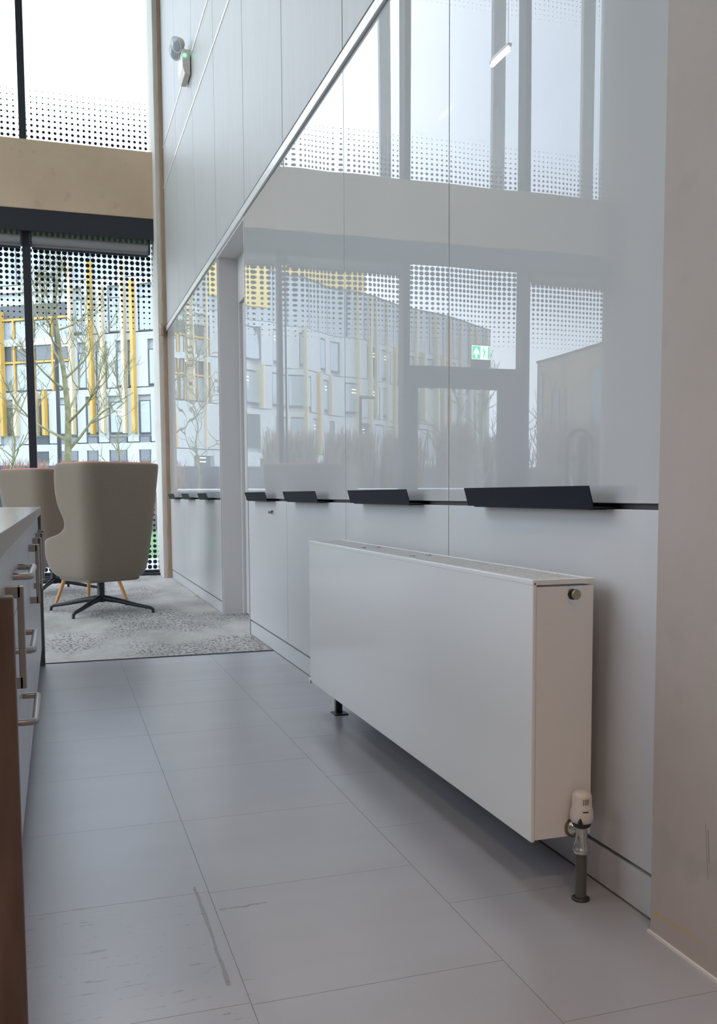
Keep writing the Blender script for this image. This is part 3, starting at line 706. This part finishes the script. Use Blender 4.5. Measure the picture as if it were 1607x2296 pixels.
MB().tube([(0, 0, 1.02), (1.86, 0, 1.02)], .02, 10).build('top_rail', 'aluminium', b2)

# low dark garden wall and winter hedges
gwp = on(200, 1100, Y=34)
tag(MB().box(-34, 34, 33.8, 34.2, -.3, 2.0).build('garden_wall', 'slate_wall', None, .02), 'low dark slate garden wall across the lawn', 'wall')
def hedge(x, y, wx, wy, h, mm, label, n=2600, cat='hedge'):
    hd_ = thing('winter_hedge', label, cat, (x, y, -.3), 0, 'bare winter hedges beyond the terrace')
    rnd = random.Random(int(x*13+y*7)); tw = MB()
    for k in range(n):
        bx, by = rnd.uniform(-wx, wx), rnd.uniform(-wy, wy)
        z0 = rnd.uniform(0, h*.75); ln = rnd.uniform(.5, 1.2); tx, ty = max(-.2, min(.2, rnd.gauss(0, .12))), max(-.2, min(.2, rnd.gauss(0, .12)))
        z1 = min(z0+ln, h*(1-.10*rnd.random())); wd = rnd.uniform(.008, .02)
        a = rnd.uniform(0, PI); c, s = math.cos(a)*wd, math.sin(a)*wd
        tw.add([(bx-c, by-s, z0), (bx+c, by+s, z0), (bx+tx+c*.4, by+ty+s*.4, z1), (bx+tx-c*.4, by+ty-s*.4, z1)], [(0, 1, 2, 3)])
    q = tw.build('twigs', mm, hd_, fix=False); q['kind'] = 'stuff'
    MB().box(-wx*.9, wx*.9, -wy*.5, wy*.5, 0, h*.72).build('dense_core', mm, hd_, .3, 2)
    return hd_
hl = ['bare brown hedge nearest the glazed door', 'bare brown hedge left of the first', 'bare brown hedge before the brick building', 'bare brown hedge between lawn and brick building', 'bare hedge below the yellow finned building', 'bare brown hedge at the end of the row']
hx = [mr(655, 960, Y=27).x, mr(785, 960, Y=27).x, mr(900, 960, Y=27).x, mr(1020, 960, Y=27).x, mr(1130, 960, Y=27).x, mr(1290, 960, Y=24).x]
for k, x in enumerate(hx):
    yy = 27 if k < 5 else 24
    hedge(x, yy, .62 if k < 5 else 1.1, .6, 3.3 + .35*(k == 3) + .3*(k == 5), 'twig', hl[k])
for k, px_ in enumerate((60, 175, 300)):
    p = on(px_, 1040, Y=32.2); hedge(p.x, 32.2, .7, .5, 2.5, 'twig_red', ['low reddish bare shrub beside the lamp post', 'low reddish bare shrub behind the main tree', 'low reddish bare shrub near the window jamb'][k], 900, 'shrub')

# trees
def tree(name_label, base, h, r0, seed, levels=4, spread=.55, first=.32, lean=(0, 0), nb=(9, 4, 4)):
    rnd = random.Random(seed); tr_ = thing('bare_tree', name_label, 'tree', base, 0, 'bare winter trees outside')
    trunk = MB(); pts = []; n = 9
    for i in range(n+1):
        f = i/n; pts.append(Vector((lean[0]*f*h + rnd.gauss(0, .018)*h*f, lean[1]*f*h + rnd.gauss(0, .018)*h*f, f*h)))
    rr = [r0*(1-.9*(i/n)) for i in range(n+1)]
    trunk.tube(pts, rr, 10)
    to = trunk.build('trunk', 'bark', tr_)
    br = MB()
    def grow(p, d, L, r, lev):
        k = 5; q = [p]; dd = d.copy()
        for i in range(k):
            dd = (dd + Vector((rnd.gauss(0, .16), rnd.gauss(0, .16), .10 + rnd.gauss(0, .07)))).normalized(); q.append(q[-1] + dd*L/k)
        br.tube(q, [max(r*(1-.8*i/k), .0045) for i in range(k+1)], 5 if lev > 1 else 6, False)
        if lev <= 0: return
        for j in range(nb[2] if lev < levels-1 else nb[1]):
            f = rnd.uniform(.25, .98); i = min(int(f*k), k-1); pp_ = q[i].lerp(q[i+1], f*k-i)
            a = rnd.uniform(0, 2*PI); sd = Vector((math.cos(a), math.sin(a), rnd.uniform(-.1, .5)))
            grow(pp_, (dd*.75 + sd*.75).normalized(), L*rnd.uniform(.4, .62), r*.5, lev-1)
    for j in range(nb[0]):
        f = first + (1-first)*(j+rnd.random()*.6)/nb[0]; i = min(int(f*n), n-1); p = pts[i].lerp(pts[i+1], f*n-i)
        a = j*2.4 + rnd.uniform(-.4, .4); el_ = rnd.uniform(.35, .8)
        grow(p, Vector((math.cos(a), math.sin(a), el_)).normalized(), h*spread*(1.12-f)*rnd.uniform(.75, 1.05), r0*(.40*(1-f)+.09), levels-2)
    q = br.build('branches', 'bark', tr_, fix=False); q['kind'] = 'stuff'
    return tr_
p = on(152, 1040, Y=21); tree('tall bare tree with spreading branches right outside the window', (p.x, 21, -.3), 6.9, .105, 5, 5, .44, .30, (-.012, 0), (15, 5, 4))
p = on(30, 1090, Y=24); tree('small bare tree beside the terrace balustrade', (p.x, 24, -.3), 3.9, .06, 11, 3, .5, .3, (0, 0), (12, 5, 4))
p = on(268, 1040, Y=30); tree('slim bare sapling in front of the finned building', (p.x, 30, -.3), 4.6, .06, 17, 3, .42, .35, (0, 0), (12, 5, 4))
p = mr(1085, 950, Y=23); tree('thick bare tree beyond the glazed door', (p.x, 23, -.3), 5.2, .10, 23, 4, .5, .2, (0, 0), (12, 5, 4))
p = mr(1225, 950, Y=31); tree('bare tree before the brick building corner', (p.x, 31, -.3), 5.6, .09, 29, 4, .42, .25, (0, 0), (12, 5, 4))
# lamp posts
for k, (px_, Y_, lab, m_) in enumerate(((134, 36, 'dark street lamp post behind the tall bare tree', 0), (800, 40, 'thin street lamp post before the finned building', 1))):
    p = (mr if m_ else on)(px_, 1030, Y=Y_)
    lp = thing('street_lamp', lab, 'lamp', (p.x, Y_, -.3), 0, 'street lamps outside')
    hgt = 9.2 if not m_ else 5.6
    MB().tube([(0, 0, 0), (0, 0, 1.2), (0, 0, hgt)], [.10, .085, .055], 12).build('post', 'frame_dark', lp)
    MB().box(-.62, .05, -.12, .12, hgt-.05, hgt+.08).build('lamp_head', 'bldg_frame', lp, .03)

# ------------------------------------------------------------------ finned building across the lawn
AZ = math.radians(56); BD = Vector((-math.sin(AZ), math.cos(AZ), 0)); BN = Vector((math.cos(AZ), math.sin(AZ), 0))
P0 = on(215, 874, Y=55)
def bs(px, py, m_=False):
    r = ray(px, py); o = EYE.copy()
    if m_: r.x *= -1; o.x = 2*XW
    t_ = ((P0-o).dot(BN))/r.dot(BN); q = o + r*t_
    return (q-P0).dot(BD), q.z
fb = thing('office_building', 'long white panelled office building with yellow fins across the lawn', 'building', (P0.x, P0.y, 0), math.atan2(BD.y, BD.x))
S0, S1 = -16.0, bs(1105, 730, True)[0]
Z = [0.2, 3.95, 7.0, 10.05, 13.1, 16.6]
def fbx(name, m_, s0, s1, d0, d1, z0, z1, par=None): return MB().box(s0, s1, d0, d1, z0, z1).build(name, m_, par or fb)
# local y points towards the terrace
fbx('body', 'cladding_white', S0, S1, -12, -.25, -.3, 13.1)
fbx('top_storey', 'cladding_top', S0, S1, -12, .02, 13.1, 16.6)
fbx('parapet', 'bldg_frame', S0, S1, -.1, .06, 16.6, 16.72)
fbx('roof_block', 'clad_yellow', bs(815, 640, True)[0], bs(600, 640, True)[0], -6, -.3, 16.6, 18.4)
a_, b_ = bs(600, 660, True)[0], bs(545, 660, True)[0]
fbx('yellow_bay', 'clad_yellow', b_-3, a_+.2, -3, .16, 14.0, 18.2)
# cladding panels proud of the wall, storey by storey, with windows let in between
rnd = random.Random(4)
panels, wins = [], []
def window(s0, s1, z0, z1, dark=False, lit=False):
    f = fbx('window', 'bldg_frame', s0, s1, -.24, -.06, z0, z1)
    MB().box(s0+.07, s1-.07, -.06, -.045, z0+.07, z1-.07).build('pane', 'bldg_glass_dark' if dark else 'bldg_glass', None).parent = f
    if lit:
        for k in range(2):
            zz = z1-.5-.25*k; ww = (s1-s0)*.4
            MB().box((s0+s1)/2-ww/2, (s0+s1)/2+ww/2, -.045, -.04, zz, zz+.07).build('ceiling_light', 'bldg_light', None).parent = f
def px_window(x0, x1, y0, y1, dark=False, lit=False):
    sa, za = bs(x1, y0); sb, zb = bs(x0, y1); wins.append((sa, sb, zb, za)); window(sa, sb, zb, za, dark, lit)
direct = [(195, 219, 905, 972, False, True), (246, 284, 899, 972, False, True), (313, 337, 896, 972, False, False), (132, 170, 905, 975, False, False), (2, 40, 908, 975, True, False),
          (196, 219, 978, 1036, True, False), (246, 284, 978, 1036, True, False), (313, 337, 976, 1036, True, False), (132, 174, 978, 1036, True, False), (78, 108, 978, 1036, True, False),
          (216, 238, 786, 868, False, True), (262, 275, 786, 866, False, False), (288, 302, 786, 866, False, True), (333, 356, 780, 862, False, False), (176, 192, 790, 872, False, False),
          (84, 108, 905, 975, True, False), (310, 352, 662, 742, False, False), (243, 278, 664, 745, False, False), (160, 182, 670, 748, False, False)]
for q in direct: px_window(*q)
sl, sr = bs(0, 800)[0], bs(160, 800)[0]
AT0, AT1 = sr, sl+5.5         # two storey glazed hall
ag = fbx('hall_recess', 'soffit_dark', AT0, AT1, -.26, -.20, 7.0, 12.0)
for k in range(9):
    s_ = AT0 + (AT1-AT0)*k/8
    MB().box(s_-.05, s_+.05, -.2, -.02, 7.0, 11.2).build('hall_mullion', 'fin_yellow', None).parent = ag
for z_ in (8.7, 9.9, 11.15): MB().box(AT0, AT1, -.2, -.03, z_-.06, z_+.06).build('hall_transom', 'fin_yellow' if z_ != 9.9 else 'bldg_frame', None).parent = ag
for k in range(8):
    s_ = AT0 + (AT1-AT0)*(k+.5)/8
    for (z0, z1) in ((7.1, 8.6), (8.8, 9.8), (10.0, 11.05)):
        MB().box(s_-.55, s_+.55, -.2, -.15, z0, z1).build('hall_pane', 'bldg_glass' if z0 != 8.8 else 'bldg_glass_dark', None).parent = ag
    if k % 2 == 0: MB().box(s_-.4, s_+.4, -.15, -.14, 9.5, 9.6).build('hall_light', 'bldg_light', None).parent = ag
wins.append((AT0, AT1, 7.0, 12.0))
for st_ in range(4):
    z0, z1 = Z[st_], Z[st_+1]
    s_ = max(AT1, sl)+.6 if st_ in (1, 2, 3) else sl+.6
    while s_ < S1-2:
        wd = rnd.choice((.7, .9, 1.3, 1.7)); zb, zt = (z0+.35, z1-.45) if st_ else (2.9, 3.85)
        wins.append((s_, s_+wd, zb, zt)); window(s_, s_+wd, zb, zt, st_ == 0 or rnd.random() < .2, rnd.random() < .3)
        s_ += wd + rnd.choice((.6, .9, 1.5, 2.2))
# facade boards between the windows
for st_ in range(4):
    z0, z1 = Z[st_], Z[st_+1]
    cuts = sorted((a, b) for a, b, zb, zt in wins if zb < z1-.3 and zt > z0+.3)
    cur = S0
    for a, b in cuts + [(S1, S1)]:
        if a - cur > .12:
            n = max(1, int((a-cur)/1.6))
            for k in range(n): fbx('cladding_board', 'cladding_white', cur+(a-cur)*k/n+.02, cur+(a-cur)*(k+1)/n-.02, -.25, 0, z0+.03, z1-.03)
        cur = max(cur, b)
    fbx('floor_band', 'cladding_white', S0, S1, -.25, -.01, z1-.42, z1-.03)
# vertical fins
def fin(s_, z0, z1, m_, w_=.17): fbx('facade_fin', m_, s_-w_/2, s_+w_/2, -.05, .34, z0, z1)
zfb = bs(208, 974)[1]
for px_, yt, m_ in ((208, 583, 'fin_yellow'), (302, 630, 'fin_yellow'), (164, 590, 'fin_cream'), (233, 640, 'fin_cream'), (281, 590, 'fin_cream'), (357, 600, 'fin_cream'), (7, 700, 'fin_yellow')):
    fin(bs(px_, 800)[0], zfb, bs(px_, yt)[1], m_)
for px_, m_ in ((104, 'fin_yellow'), (84, 'fin_cream'), (40, 'fin_cream')): fin(bs(px_, 920)[0], zfb, 7.0, m_)
s_ = sl + 2.0
while s_ < S1-.5:
    k = rnd.random(); fin(s_, rnd.choice((3.95, 3.95, 7.0)), rnd.choice((13.1, 16.5, 16.5, 10.05)), 'fin_yellow' if k < .25 else 'fin_cream', .16); s_ += rnd.choice((.9, 1.4, 2.1))
for k in range(40):
    s_ = S0 + (S1-S0)*k/40; fbx('roof_seam', 'bldg_frame', s_-.02, s_+.02, .02, .05, 13.15, 16.55)

# ------------------------------------------------------------------ brick building to the side
qa, qb = mr(1195, 812, Z=10.5), mr(1370, 765, Z=10.5)
dd = Vector((qb.x-qa.x, qb.y-qa.y, 0)); L0 = dd.length; dd.normalize()
bb = thing('brick_building', 'flat roofed brown brick building beside the lawn', 'building', (qa.x, qa.y, 0), math.atan2(dd.y, dd.x))
LB = L0*1.75
sgn = 1 if Vector((-dd.y, dd.x)).dot(Vector((-qa.x, -qa.y))) > 0 else -1     # side that faces the terrace
def bbx(name, m_, s0, s1, d0, d1, z0, z1, par=None): return MB().box(s0, s1, min(d0*sgn, d1*sgn), max(d0*sgn, d1*sgn), z0, z1).build(name, m_, par or bb)
bbx('body', 'brick_brown', 0, LB, -10, 0, -.3, 10.4)
bbx('parapet', 'bldg_frame', -.05, LB, -10, .06, 10.4, 10.55)
for (u0, u1, z0, z1) in ((.02, .09, 6.6, 9.6), (.28, .33, 4.6, 8.2), (.40, .43, 4.6, 8.2), (.28, .33, 1.2, 3.8), (.17, .22, 4.6, 8.0), (.80, 1.0, 5.2, 9.0), (1.2, 1.32, 4.6, 8.0), (1.5, 1.6, 4.6, 8.0)):
    f = bbx('window', 'bldg_frame', u0*L0, u1*L0, -.1, .03, z0, z1)
    bbx('pane', 'bldg_glass', u0*L0+.08, u1*L0-.08, .03, .045, z0+.08, z1-.08).parent = f
